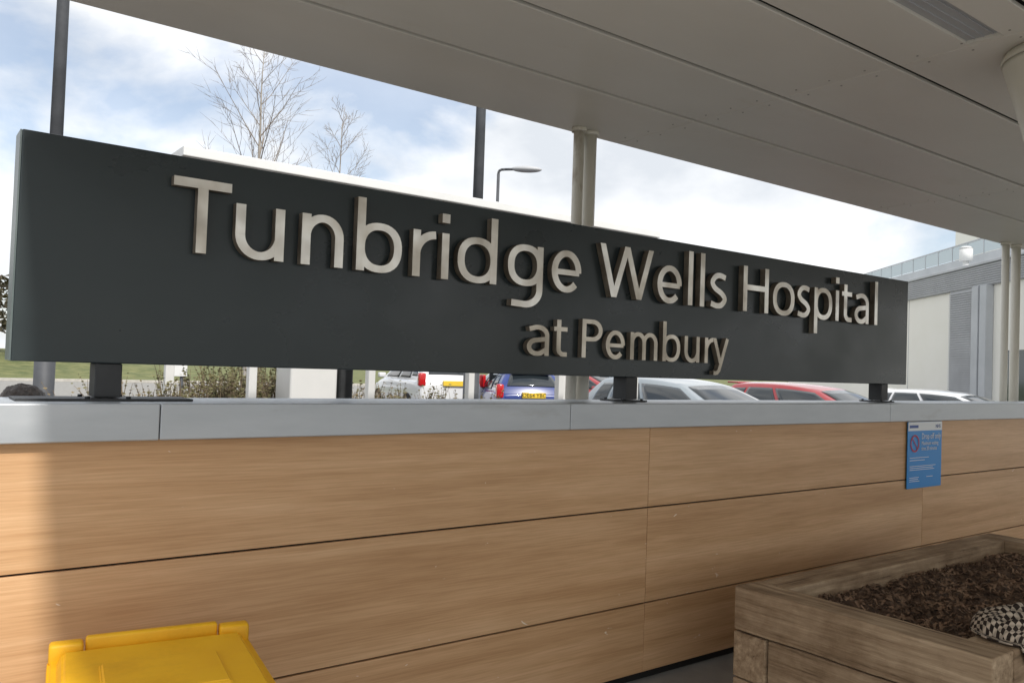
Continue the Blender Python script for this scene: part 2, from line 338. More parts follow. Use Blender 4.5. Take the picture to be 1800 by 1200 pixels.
def glyph(c,w):
    r=S/2; o=.01
    if c=='T': return [rect(0,1-.125,w,1),rect(w/2-S/2,0,w/2+S/2,.9)]
    if c=='H': return [rect(0,0,S,1),rect(w-S,0,w,1),rect(r,.475,w-r,.595)]
    if c=='P': return [rect(0,0,S,1),ribbon([(r,1-SH/2),(w*.5,1-SH/2)]+arc(w*.5,.715,w*.5-r,.285-SH/2,90,-90)+[(r,.43+SH/2)])]
    if c=='W':
        p=S*1.0
        def dg(xa,xb): return ('p',[(xa,1),(xb,0),(xb+p,0),(xa+p,1)])
        def ug(xa,xb): return ('p',[(xa,0),(xa+p,0),(xb+p,1),(xb,1)])
        x0=0;x1=(w-p)*.24;x2=(w-p)*.5;x3=(w-p)*.76;x4=w-p
        return [dg(x0,x1),ug(x1,x2),dg(x2,x3),ug(x3,x4)]
    if c=='u': return [rect(w-S,0,w,XH),ribbon([(r,XH),(r,.33)]+arc(w/2,.33,w/2-r,.33-SH/2+o,180,350))]
    if c=='n': return [rect(0,0,S,XH),ribbon(arc(w/2,XH-.32,w/2-r,.32-SH/2+o,170,0)+[(w-r,0)])]
    if c=='m':
        h=(w-S)/2
        return [rect(0,0,S,XH),ribbon(arc(r+h/2,XH-.28,h/2,.28-SH/2+o,170,0)+[(r+h,0)]),ribbon(arc(r+h*1.5,XH-.28,h/2,.28-SH/2+o,170,0)+[(w-r,0)])]
    if c=='b': return [rect(0,0,S,ASC),ring(w/2,XH/2,w/2-r,XH/2-SH/2+o)]
    if c=='d': return [rect(w-S,0,w,ASC),ring(w/2,XH/2,w/2-r,XH/2-SH/2+o)]
    if c=='p': return [rect(0,DE,S,XH),ring(w/2,XH/2,w/2-r,XH/2-SH/2+o)]
    if c=='g': return [ring(w/2,XH/2+.02,w/2-r,XH/2-SH/2-.01),ribbon([(w-r,XH),(w-r,.0)]+arc(w/2,-.03,w/2-r,.26,0,-90,12)+[(.1,DE+.075)])]
    if c=='o': return [ring(w/2,XH/2,w/2-r,XH/2-SH/2+o)]
    if c=='r': return [rect(0,0,S,XH),ribbon(arc(w+.02,.36,w+.02-r,XH-.36-SH/2,175,92,10),S,SH*1.1)]
    if c=='i': return [rect(0,0,S,XH),rect(-.005,.92,S+.005,1.07)]
    if c=='l': return [rect(0,0,S,ASC)]
    if c=='e': return [ribbon(arc(w/2,XH/2,w/2-r,XH/2-SH/2+o,-2,318,30)),rect(r,XH/2-.065,w-.05,XH/2+.035)]
    if c=='t': return [ribbon([(w*.36,.93),(w*.36,.22)]+arc(w*.36+.16,.20,.16,.20-SH/2,180,270,8)+[(w,SH/2+.0)]),rect(0,XH-.11,w,XH)]
    if c=='a': return [ribbon([(w*.1,XH-.10)]+arc(w*.48,XH-.25,w*.52-r,.25-SH/2+o,112,0,14)+[(w-r,0)]),
                       ribbon([(w-r*1.1,XH*.56)]+arc(w*.46,.215,w*.46-r,.215-SH/2+.01,90,300,18)+[(w-r,.17)])]
    if c=='s': 
        P=[(w*.9,XH-.09),(w*.6,XH-SH/2+.005),(w*.33,XH-.075),(r+.0,XH-.2),(w*.28,XH/2+.05),(w*.68,XH/2-.055),(w-r,.2),(w*.68,.075),(w*.4,SH/2-.005),(w*.06,.09)]
        Q=[]
        for i in range(len(P)-1):
            p0=P[max(i-1,0)];p1=P[i];p2=P[i+1];p3=P[min(i+2,len(P)-1)]
            for k in range(5):
                t=k/5
                Q.append(tuple(.5*((2*p1[j])+(-p0[j]+p2[j])*t+(2*p0[j]-5*p1[j]+4*p2[j]-p3[j])*t*t+(-p0[j]+3*p1[j]-3*p2[j]+p3[j])*t**3) for j in (0,1)))
        Q.append(P[-1]); return [ribbon(Q,S*.95,SH)]
    if c=='y':
        p=S; cx=w*.5-p/2
        return [('p',[(0,XH),(cx,0),(cx+p,0),(p,XH)]),ribbon([(w-p/2,XH),(w*.5+.01,-.02),(w*.42,-.2)]+[(w*.32,-.27),(w*.2,-.29),(w*.08,-.28)],S*.95,SH)]
def letter_mesh(c,x0,x1,base,cap,yf,yb):
    w=(x1-x0)/cap; bm=bmesh.new()
    for si,st in enumerate(glyph(c,w)):
        f=yf+si*.0004
        def V(p,y): return bm.verts.new((x0+p[0]*cap,y,base+p[1]*cap))
        if st[0]=='p':
            A=[V(p,f) for p in st[1]]; B=[V(p,yb) for p in st[1]]; n=len(A)
            bm.faces.new(A); bm.faces.new(B[::-1])
            for i in range(n): q=bm.faces.new((A[i],A[(i+1)%n],B[(i+1)%n],B[i])); q.material_index=1
        else:
            P=st[1]; cl=st[2]; n=len(P)
            o=[V(a,f) for a,b in P]; i_=[V(b,f) for a,b in P]; ob=[V(a,yb) for a,b in P]; ib=[V(b,yb) for a,b in P]
            for k in range(n if cl else n-1):
                j=(k+1)%n
                bm.faces.new((o[k],o[j],i_[j],i_[k])); bm.faces.new((ob[k],ib[k],ib[j],ob[j]))
                q=bm.faces.new((o[k],ob[k],ob[j],o[j])); q.material_index=1
                q=bm.faces.new((i_[k],i_[j],ib[j],ib[k])); q.material_index=1
            if not cl:
                q=bm.faces.new((o[0],i_[0],ib[0],ob[0])); q.material_index=1
                q=bm.faces.new((o[-1],ob[-1],ib[-1],i_[-1])); q.material_index=1
    bmesh.ops.recalc_face_normals(bm,faces=bm.faces[:])
    return from_bm(bm)

sign=empty("hospital_sign",(3.14,3.17,1.4275),label="long dark slate sign with raised steel hospital name lettering",cat="sign")
part("sign_panel",box(.31,5.967,3.12,3.24,1.557,2.316,.004,2),M_SIGN,sign)
part("end_cap",box(.304,.3095,3.122,3.238,1.559,2.314),M_SIGNEDGE,sign)
for x,hw in ((.605,.28),(3.15,.09),(5.69,.08)):
    part("post",box(x-.043,x+.043,3.13,3.23,1.44,1.5565,.003),M_STEELD,sign)
    bm=bmesh.new(); addbox(bm,x-hw,x+hw,3.10,3.28,1.428,1.436,.002)
    for dx in (-.065,.065):
        for y in (3.12,3.26): addtube(bm,(x+dx,y,1.436),(x+dx,y,1.444),.008,.008,6)
    part("base_plate",from_bm(bm),M_STEELD,sign)
L1=[('T',.778,.984),('u',1.003,1.192),('n',1.262,1.440),('b',1.498,1.708),('r',1.761,1.872),('i',1.906,1.948),('d',1.99,2.205),('g',2.268,2.478),('e',2.532,2.722),
('W',2.846,3.235),('e',3.268,3.460),('l',3.514,3.551),('l',3.614,3.651),('s',3.70,3.848),('H',3.997,4.240),('o',4.285,4.505),('s',4.535,4.675),('p',4.72,4.922),('i',4.962,5.0),('t',5.035,5.155),('a',5.19,5.365),('l',5.441,5.478)]
L2=[('a',2.40,2.535),('t',2.565,2.65),('P',2.747,2.885),('e',2.91,3.045),('m',3.085,3.29),('b',3.33,3.47),('u',3.505,3.63),('r',3.675,3.745),('y',3.745,3.885)]
for c,a,b in L1: part("letter",letter_mesh(c,a,b,1.966,.268,3.079,3.116),[M_LET,M_LETSIDE],sign)
for c,a,b in L2: part("letter",letter_mesh(c,a,b,1.650,.192,3.085,3.116),[M_LET2,M_LETSIDE],sign)

# ------------------------------------------------------------------ canopy
can=empty("canopy",(7,0,2.96),label="flat canopy with cream seamed soffit panels over the forecourt",cat="canopy")
ys=[3.62,3.0,2.46,1.88,1.28,.68,.08,-.52,-1.12,-1.72,-2.32,-2.92]
xs=[.25,3.45,6.29,9.13,11.97,15.0]
GP=.014
for a,b in zip(ys,ys[1:]):
    for c,d in zip(xs,xs[1:]):
        bm=bmesh.new(); a_=a-(GP if a<3.6 else .0)
        if b<1.56<a and c<3<d:
            addbox(bm,c+.002,d-.002,1.57,a_,2.96,2.978,.002); addbox(bm,c+.002,d-.002,b+GP,1.44,2.96,2.978,.002)
            addbox(bm,c+.002,2.0,1.4405,1.5695,2.96,2.975,.0); addbox(bm,3.42,d-.002,1.4405,1.5695,2.96,2.975,.0)
        else: addbox(bm,c+.0015,d-.0015,b+GP,a_,2.96,2.978,.003)
        for x in (c+.05,d-.05):
            for k in range(3):
                y=b+(a-b)*(.2+.3*k); addtube(bm,(x,y,2.9582),(x,y,2.961),.005,.005,8,mi=1)
        part("soffit_panel",from_bm(bm),[M_SOFF,M_SCREW],can)
part("roof_deck",box(.30,14.98,-2.60,3.25,3.06,3.12),M_ROOF,can)
part("soffit_backing",box(.27,14.9,-2.88,3.58,2.985,3.0),M_BACK,can)
bm=bmesh.new()
addbox(bm,2.001,3.419,1.4415,1.5685,2.972,2.980)
for k in range(3): addbox(bm,2.01,3.41,1.462+.035*k,1.467+.035*k,2.966,2.9715)
part("light_fitting",from_bm(bm),M_LOUV,can)
for i,(x,y,r,m) in enumerate([(3.07,3.53,.031,M_COLRUST),(3.17,3.55,.041,M_COLUMN),(8.62,3.55,.034,M_COLUMN),(8.85,3.55,.042,M_COLUMN)]):
    e=empty("support_column",(x,y,0),label="slender cream steel column behind the wall"+(", rust stained" if i==0 else ""),cat="column",group="slender canopy columns")
    bm=bmesh.new(); addtube(bm,(x,y,0),(x,y,2.96),r,r,24); part("shaft",from_bm(bm),m,e)
    bm=bmesh.new(); addtube(bm,(x,y,2.935),(x,y,2.9595),r+.012,r+.012,24); part("collar",from_bm(bm),m,e)
cx,cy=3.775,1.32
e=empty("conical_column",(cx,cy,0),label="cream column tapering down from a wide top under the canopy",cat="column")
me=lathe([(.06,.0),(.065,2.0),(.08,2.2),(.12,2.44),(.175,2.66),(.24,2.90),(.244,2.915)],cx,cy); part("shaft",me,M_COLUMN,e)
me=lathe([(.248,2.917),(.250,2.920),(.250,2.929),(.236,2.9575)],cx,cy); part("capital_rim",me,M_COLUMN,e)

# ------------------------------------------------------------------ notice
nt_=empty("parking_notice",(5.99,2.985,.82),label="blue drop off only notice with white header on wood panel",cat="sign")
x0,x1,z0,z1=5.745,6.235,.825,1.298
bm=bmesh.new(); addbox(bm,x0,x1,2.984,2.990,z0,z1,.002); part("notice_board",from_bm(bm),M_BLUE,nt_)
part("header_strip",box(x0+.002,x1-.002,2.9825,2.9835,z1-.065,z1-.002),M_SWHITE,nt_)
def put(me,x,z,m,par,y=2.9815,sx=1,rotz=0,name="lettering"):
    me.transform(Matrix.Diagonal((sx,1,1,1))); me.transform(Matrix.Rotation(math.pi/2,4,'X')); me.transform(Matrix.Translation((x,y,z)))
    return part(name,me,m,par)
put(textmesh("Drop off only",.060,.0003),x0+.19,z1-.125,M_SWHITE,nt_,sx=.84)
put(textmesh("Maximum waiting",.040,.0003),x0+.19,z1-.168,M_SWHITE,nt_,sx=.86)
put(textmesh("time 20 minutes",.040,.0003),x0+.19,z1-.206,M_SWHITE,nt_,sx=.86)
put(textmesh("NHS",.038,.0003),x1-.10,z1-.048,M_NAVY,nt_)
for row,(zz,xa,xb) in enumerate([(.215,.03,.30),(.197,.03,.24),(.155,.03,.40),(.142,.03,.36),(.129,.03,.38),(.075,.03,.16),(.062,.03,.15),(.049,.03,.17),(.075,.27,.36)]):
    part("text_line",box(x0+xa,x0+xb,2.982,2.9832,z0+zz,z0+zz+.0035),M_SWHITE,nt_)
part("header_logo",box(x0+.02,x0+.14,2.981,2.9822,z1-.045,z1-.025),M_NAVY,nt_)
cx2,cz2=x0+.095,z1-.155
bm=bmesh.new(); n=36
RO,RI=.062,.049
for i in range(n):
    a0=2*math.pi*i/n;a1=2*math.pi*(i+1)/n
    bm.faces.new([bm.verts.new((cx2+r*math.cos(a),2.981,cz2+r*math.sin(a))) for r,a in ((RO,a0),(RO,a1),(RI,a1),(RI,a0))])
d=RI/math.sqrt(2); t=.005
bm.faces.new([bm.verts.new(v) for v in ((cx2-d-t/2,2.9808,cz2+d-t/2),(cx2-d+t,2.9808,cz2+d+t/2),(cx2+d+t/2,2.9808,cz2-d+t/2),(cx2+d-t,2.9808,cz2-d-t/2))])
part("prohibition_roundel",from_bm(bm),M_RED,nt_)

# ------------------------------------------------------------------ planter
pl=empty("timber_planter",(4.45,1.88,0),label="raised bed of weathered timber sleepers filled with compost",cat="planter")
PX0,PX1,PY0,PY1,T=3.165,5.75,1.32,2.44,.17
def warp(me,a=.004):
    for v in me.vertices: v.co+=Vector((mnoise.noise(v.co*3),mnoise.noise(v.co*3+Vector((9,0,0))),mnoise.noise(v.co*3+Vector((0,9,0)))))*a
def sleeper(x0,x1,y0,y1,z0,z1,m):
    bm=bmesh.new(); addbox(bm,x0,x1,y0,y1,z0,z1,.006,2)
    bmesh.ops.subdivide_edges(bm,edges=[e for e in bm.edges if e.calc_length()>.5],cuts=24,use_grid_fill=True)
    me=from_bm(bm); warp(me,.004)
    for v in me.vertices: v.co+=Vector((mnoise.noise(v.co*22),mnoise.noise(v.co*22+Vector((5,0,0))),mnoise.noise(v.co*22+Vector((0,5,0)))))*.0025
    part("sleeper",me,m,pl)
for i,(z0,z1) in enumerate([(.0,.205),(.212,.415),(.424,.62)]):
    if i%2==0:
        sleeper(PX0,PX0+T,PY0,PY1,z0,z1,M_TIMY); sleeper(PX1-T,PX1,PY0,PY1,z0,z1,M_TIMY)
        sleeper(PX0+T+.004,PX1-T-.004,PY1-T,PY1,z0,z1,M_TIMX); sleeper(PX0+T+.004,PX1-T-.004,PY0,PY0+T,z0,z1,M_TIMX)
    else:
        sleeper(PX0,PX1,PY1-T,PY1,z0,z1,M_TIMX); sleeper(PX0,PX1,PY0,PY0+T,z0,z1,M_TIMX)
        sleeper(PX0+.012,PX0+T,PY0+T+.006,PY1-T-.006,z0,z1,M_TIMY); sleeper(PX1-T,PX1,PY0+T+.006,PY1-T-.006,z0,z1,M_TIMY)
bm=bmesh.new(); nx,ny=150,70; g=[]
def soilz(x,y): return .54+.03*mnoise.noise(Vector((x*3,y*3,0)))+.026*mnoise.noise(Vector((x*14,y*14,1)))
for i in range(nx+1):
    g.append([])
    for j in range(ny+1):
        x=PX0+T-.01+(PX1-PX0-2*T+.02)*i/nx; y=PY0+T-.01+(PY1-PY0-2*T+.02)*j/ny
        z=soilz(x,y)+.02*mnoise.noise(Vector((x*38,y*38,1)))
        g[-1].append(bm.verts.new((x,y,z)))
for i in range(nx):
    for j in range(ny): bm.faces.new((g[i][j],g[i+1][j],g[i+1][j+1],g[i][j+1]))
part("compost",from_bm(bm),M_SOIL,pl)
bm=bmesh.new()
for t in range(4200):
    x=random.uniform(PX0+T,PX1-T); y=random.uniform(PY0+T,PY1-T)
    z=soilz(x,y)+.010
    s=random.uniform(.004,.013); q=Vector((random.gauss(0,.6),random.gauss(0,.6),1)).to_track_quat('Z','Y')
    r=q@Matrix.Rotation(random.uniform(0,6.28),3,'Z').to_quaternion()
    vs=[bm.verts.new(Vector((x,y,z))+r@Vector(v)) for v in ((-s*1.6,-s*.5,0),(s*1.6,-s*.4,0),(s*1.3,s*.5,0),(-s*1.5,s*.5,.003))]
    bm.faces.new(vs)
k=part("bark_chips",from_bm(bm),M_CHIP,pl); k["kind"]="stuff"

# crumpled cap draped over the front beam: local +y points to the forecourt side
cap=empty("flat_cap",(3.555,1.385,.62),math.radians(183),label="crumpled houndstooth flat cap draped over the planter edge",cat="cap")
def local(name,me,m,par,smooth=False):
    if smooth:
        for p in me.polygons: p.use_smooth=True
    return obj(name,me,m,par)
def cloth_grid(fn,nu,nv,cell,name):
    bm=bmesh.new(); uvl=bm.loops.layers.uv.new("UV"); g=[[bm.verts.new(fn(i/nu,j/nv)) for j in range(nv+1)] for i in range(nu+1)]
    for i in range(nu):
        for j in range(nv):
            f=bm.faces.new((g[i][j],g[i+1][j],g[i+1][j+1],g[i][j+1])); f.smooth=True
            for l,(a,b) in zip(f.loops,((i,j),(i+1,j),(i+1,j+1),(i,j+1))): l[uvl].uv=(a/nu*cell,b/nv*cell)
    o=local(name,from_bm(bm),M_TWEED,cap); md=o.modifiers.new("s",'SOLIDIFY'); md.thickness=.006; md.offset=1; return o
def drape(p):
    over=max(0,p.y-.06)
    return Vector((p.x,p.y-over*.75,p.z-over*1.05))
def crown(u,v):
    x=(u*2-1); y=(v*2-1)
    dx=x*math.sqrt(1-y*y/2); dy=y*math.sqrt(1-x*x/2); r2=min(1,dx*dx+dy*dy)
    z=.078*(1-r2**1.5)**.55 if r2<1 else 0
    z+=.034*mnoise.noise(Vector((dx*3.2,dy*3.2,1)))*(1-r2*.5)+.014*math.sin(dx*10+dy*6+2*math.sin(dy*4))*(1-r2)
    w=1+.07*mnoise.noise(Vector((dx*1.5,dy*1.5,6)))
    return drape(Vector((dx*.17*w,dy*.165*w,max(z,.0)+.006)))
def peak(u,v):
    a=math.radians(-58+116*v); r=.13+.06*u
    return drape(Vector((r*math.cos(a)*1.03,r*math.sin(a)*.92,.012-.004*u)))
cloth_grid(crown,70,70,20,"crown"); cloth_grid(peak,8,24,8,"peak")

# ------------------------------------------------------------------ yellow grit bin
gb=empty("grit_bin",(.64,2.42,0),math.radians(-8.5),label="bright yellow plastic grit bin with moulded lid by the wall",cat="bin")
bm=bmesh.new()
vs=[]
for z,w,d in ((.02,.235,.215),(.60,.262,.245),(.62,.275,.258)):
    vs.append([bm.verts.new((sx*w,sy*d,z)) for sx,sy in ((-1,-1),(1,-1),(1,1),(-1,1))])
for a,b in zip(vs,vs[1:]):
    for i in range(4): bm.faces.new((a[i],a[(i+1)%4],b[(i+1)%4],b[i]))
bm.faces.new(vs[0][::-1]); bm.faces.new(vs[-1])
bmesh.ops.bevel(bm,geom=[e for e in bm.edges],offset=.02,segments=3,affect='EDGES')
local("bin_body",from_bm(bm),M_YEL,gb,True)
def frus(bm,x0,x1,y0,y1,z0,z1,ins,bev):
    b2=bmesh.new()
    a=[b2.verts.new(v) for v in ((x0,y0,z0),(x1,y0,z0),(x1,y1,z0),(x0,y1,z0))]
    b=[b2.verts.new(v) for v in ((x0+ins,y0+ins,z1),(x1-ins,y0+ins,z1),(x1-ins,y1-ins*.4,z1),(x0+ins,y1-ins*.4,z1))]
    for i in range(4): b2.faces.new((a[i],a[(i+1)%4],b[(i+1)%4],b[i]))
    b2.faces.new(a[::-1]); b2.faces.new(b); bmesh.ops.bevel(b2,geom=b2.edges[:],offset=bev,segments=3,affect='EDGES')
    t=bpy.data.meshes.new("t"); b2.to_mesh(t); b2.free(); bm.from_mesh(t); bpy.data.meshes.remove(t)
bm=bmesh.new()
frus(bm,-.285,.285,-.30,.272,.622,.652,.004,.008)
frus(bm,-.262,.262,-.28,.225,.646,.682,.018,.007)
frus(bm,-.16,.16,-.20,.06,.676,.690,.008,.005)
local("lid",from_bm(bm),M_YEL,gb)
for x in (-.235,.235):
    bm=bmesh.new(); addbox(bm,x-.045,x+.045,.235,.285,.64,.697,.010,3); local("hinge",from_bm(bm),M_YEL,gb,True)
bm=bmesh.new(); addbox(bm,-.185,.185,.25,.28,.64,.705,.008,3); local("hinge_rail",from_bm(bm),M_YEL,gb,True)
gb.scale=(1,1,1.075)

# ------------------------------------------------------------------ tall poles and street lamp
for i,(x,y) in enumerate([(1.215,9.3),(5.44,8.03)]):
    e=empty("lamp_column",(x,y,0),label="tall dark grey tapered steel lighting column",cat="lamp post",group="tall grey columns")
    bm=bmesh.new(); addtube(bm,(x,y,0),(x,y,1.9),.095,.095,20); addtube(bm,(x,y,1.9),(x,y,1.98),.095,.066,20); addtube(bm,(x,y,1.98),(x,y,9),.066,.045,20)
    part("shaft",from_bm(bm),M_GALV,e)
    bm=bmesh.new(); addbox(bm,x-.12,x+.55,y-.1,y+.1,8.98,9.08,.03,2); part("lamp_head",from_bm(bm),M_GALV,e)
x,y=11.03,15.47
e=empty("street_lamp",(x,y,0),label="slim grey street lamp with single short arm",cat="street lamp")
bm=bmesh.new(); addtube(bm,(x,y,0),(x,y,1.2),.07,.07,14); addtube(bm,(x,y,1.2),(x,y,6.0),.05,.035,14)
P=[(x,y,6.0),(x+.01,y,6.06),(x+.05,y-.03,6.10),(x+.12,y-.08,6.11),(x+.28,y-.2,6.12)]
for a,b in zip(P,P[1:]): addtube(bm,a,b,.03,.03,10)
part("shaft",from_bm(bm),M_GALV,e)
bm=bmesh.new(); bmesh.ops.create_uvsphere(bm,u_segments=20,v_segments=12,radius=1)
for f in bm.faces: f.smooth=True
me=from_bm(bm); me.transform(Matrix.Diagonal((.36,.13,.075,1))); me.transform(Matrix.Rotation(math.radians(-36),4,'Z')); me.transform(Matrix.Translation((x+.52,y-.38,6.13)))
part("lamp_head",me,M_LOUV,e)

# ------------------------------------------------------------------ shelter
sh=empty("walkway_shelter",(3.4,5.9,0),label="white framed flat roofed shelter beside the car park",cat="shelter")
bm=bmesh.new(); addbox(bm,1.36,5.54,5.2,6.3,2.80,2.862,.006,2); part("roof",from_bm(bm),M_WHITE,sh)
for x in (1.87,2.72,3.57,4.47,5.35):
    part("post",box(x-.026,x+.026,5.26,5.32,0.1,2.799,.004),M_WHITE,sh)
for x in (1.6,5.3): part("post",box(x-.03,x+.03,6.2,6.26,0.1,2.799,.004),M_WHITE,sh)

tm=empty("ticket_machine",(2.6,5.75,0),label="white pay and display machine on dark plinth",cat="ticket machine")
part("cabinet",box(2.28,2.64,5.65,5.95,.35,1.75,.02,3),M_WHITE,tm)
part("plinth",box(2.32,2.60,5.68,5.92,.1,.349,.01),M_STEELD,tm)
part("solar_mast",box(2.68,2.79,5.7,5.82,.1,2.1,.01),M_STEELD,tm)
rs=empty("road_sign",(3.17,12,0),label="plain light grey sign board on twin thin posts",cat="sign")
part("sign_board",box(3.02,3.32,11.98,12.0,1.28,1.95,.004),M_WHITE,rs)
for x in (3.08,3.26): 
    bm=bmesh.new(); addtube(bm,(x,12.03,0),(x,12.03,1.9),.025,.025,10); part("post",from_bm(bm),M_GALV,rs)

# ------------------------------------------------------------------ bare trees
def tree(base,height,spread,seed,label,r0,nb=24):
    random.seed(seed)
    e=empty("bare_tree",base,label=label,cat="tree",group="leafless young trees by the car park")
    bt=bmesh.new(); bc=bmesh.new()
    def grow(bm,p,d,L,r,lev,up):
        n=4 if lev<3 else 3; pts=[p]; 
        for i in range(n):
            d=(d+Vector((random.gauss(0,.10),random.gauss(0,.10),random.gauss(0,.05)+up))).normalized()
            pts.append(pts[-1]+d*L/n)
        rr=[r*(1-.75*i/n) for i in range(n+1)]
        for i in range(n): addtube(bm,pts[i],pts[i+1],rr[i],rr[i+1],6 if lev<2 else 3,cap=False)
        if lev>=3: return
        kids={1:6,2:4}[lev]
        for k in range(kids):
            t=.22+.76*(k+random.random()*.6)/kids; i=min(int(t*n),n-1); q=pts[i].lerp(pts[i+1],t*n-i)
            ax=(pts[i+1]-pts[i]).normalized()
            side=ax.orthogonal().normalized(); side.rotate(Matrix.Rotation(random.uniform(0,6.28),3,ax))
            dd=(ax*1.0+side*random.uniform(.5,.9)).normalized()
            grow(bc,q,dd,L*random.uniform(.42,.65)*(1.05-.4*t),max(rr[i]*.5,.0045),lev+1,.05)
    pts=[Vector((0,0,0))]; n=14
    for i in range(n): pts.append(Vector((random.gauss(0,.03),random.gauss(0,.03),0))+Vector((pts[-1].x,pts[-1].y,height*(i+1)/n)))
    rr=[r0*(1-.93*i/n) for i in range(n+1)]
    for i in range(n): addtube(bt,pts[i],pts[i+1],rr[i],rr[i+1],9,cap=False)
    for k in range(nb):
        t=.27+.71*k/nb; i=min(int(t*n),n-1); q=pts[i].lerp(pts[i+1],t*n-i)
        a=k*2.4+random.uniform(-.4,.4)
        L=spread*math.sin(math.pi*min(1,(1.06-t)/.78*.62+.02))*random.uniform(.75,1.15)
        d=Vector((math.cos(a),math.sin(a),1.05)).normalized()
        grow(bc,q,d,max(L,.35),max(rr[i]*.40,.008),1,.08)
    obj("trunk",from_bm(bt),M_BARK,e); obj("crown",from_bm(bc),M_TWIG,e)
tree((5.8,16.7,0),8.0,2.25,11,"tall leafless young tree with pale trunk",.085,26)
tree((8.3,18.3,0),7.6,1.5,5,"smaller leafless tree with dense fine twigs",.055,26)

# ------------------------------------------------------------------ shrubs
def shrub_mesh(seed,h,w,nst,leafn):
    random.seed(seed); bs=bmesh.new(); bl=bmesh.new()
    for s in range(nst):
        a=random.uniform(0,6.28); sp=w*random.random(); p=Vector((random.gauss(0,.14),random.gauss(0,.14),0)); d=Vector((math.cos(a)*sp,math.sin(a)*sp,1)).normalized()
        L=h*random.uniform(.74,1.06)*math.sqrt(1+sp*sp)**.9; n=7
        for i in range(n):
            q=p+d*L/n; addtube(bs,p,q,.005*(1-i/n)+.002,.005*(1-(i+1)/n)+.002,3,cap=False)
            if i>3:
                for t in range(4):
                    sd=(d+Vector((random.gauss(0,.7),random.gauss(0,.7),random.gauss(.1,.3)))).normalized(); e2=p.lerp(q,random.random())+sd*random.uniform(.05,.16); addtube(bs,p,e2,.0025,.0014,3,cap=False)
                    for u in range(leafn):
                        c=p.lerp(e2,random.random()*1.15); sz=random.uniform(.008,.017); qq=Vector((random.gauss(0,1),random.gauss(0,1),random.gauss(.5,1))).to_track_quat('Z','Y')
                        bl.faces.new([bl.verts.new(c+qq@Vector(v)) for v in ((-sz,0,0),(0,-sz*.55,0),(sz,0,0),(0,sz*.55,0))])
            p=q; d=(d+Vector((random.gauss(0,.10),random.gauss(0,.10),.04))).normalized()
    return from_bm(bs),from_bm(bl)
SM=[shrub_mesh(21,1.38,.34,80,11),shrub_mesh(22,1.36,.40,74,10),shrub_mesh(23,1.34,.38,80,8)]
leafm=[M_LEAF,M_LEAF,M_LEAFD]
for (a,b),m in zip(SM,leafm): a.materials.append(M_STEM); b.materials.append(m)
for i,(x,y,k,s) in enumerate([(1.36,6.1,2,.89),(1.58,6.2,1,.92),(1.74,6.3,2,.88),(1.98,6.2,0,.96),(2.16,6.2,0,1.0),(2.32,6.6,1,1.0),(2.5,6.5,2,.98),(2.98,6.2,1,.90),(3.2,6.3,2,.91),(3.45,6.2,2,.88),(3.75,6.2,1,.89),(4.1,6.3,2,.87)]):
    e=empty("shrub",(x,y,.1),i*1.3,label=("twiggy brown shrub in the planting bed" if k==2 else "wiry green shrub in the planting bed"),cat="shrub",group="shrubs behind the wall")
    e.scale=(1,1,s)
    for nm,me in zip(("stem","foliage"),SM[k]):
        o=bpy.data.objects.new(nm,me); COL.objects.link(o); o.parent=e
a,b=shrub_mesh(31,1.08,.3,60,5); a.materials.append(M_STEM); b.materials.append(M_LEAFR)
for x in (.72,.98):
    e=empty("shrub",(x,6.0,.1),x*5,label="low shrub with red orange leaves beside the sign post",cat="shrub",group="shrubs behind the wall")
    for nm,me in zip(("stem","foliage"),(a,b)):
        o=bpy.data.objects.new(nm,me); COL.objects.link(o); o.parent=e

# ------------------------------------------------------------------ cars
def paint(name,c): return mat(name,c,rough=.28,coat=1.0,spec=.5)
def loft(stations):
    bm=bmesh.new(); rings=[]
    for x,hw,zb,zt in stations:
        half=[(.0,zb),(.85*hw,zb),(hw*.985,zb+.10),(hw,zb*.5+zt*.5),(hw*.975,zt-.10),(hw*.93,zt-.02),(hw*.80,zt+.005),(0,zt+.02)]
        pts=half+[(-y,z) for y,z in half[-2:0:-1]]
        rings.append([bm.verts.new((x,y,z)) for y,z in pts])
    n=len(rings[0])
    for a,b in zip(rings,rings[1:]):
        for i in range(n): bm.faces.new((a[i],a[(i+1)%n],b[(i+1)%n],b[i]))
    bm.faces.new(rings[0][::-1]); bm.faces.new(rings[-1])
    bmesh.ops.recalc_face_normals(bm,faces=bm.faces[:])
    for f in bm.faces: f.smooth=True
    return from_bm(bm)
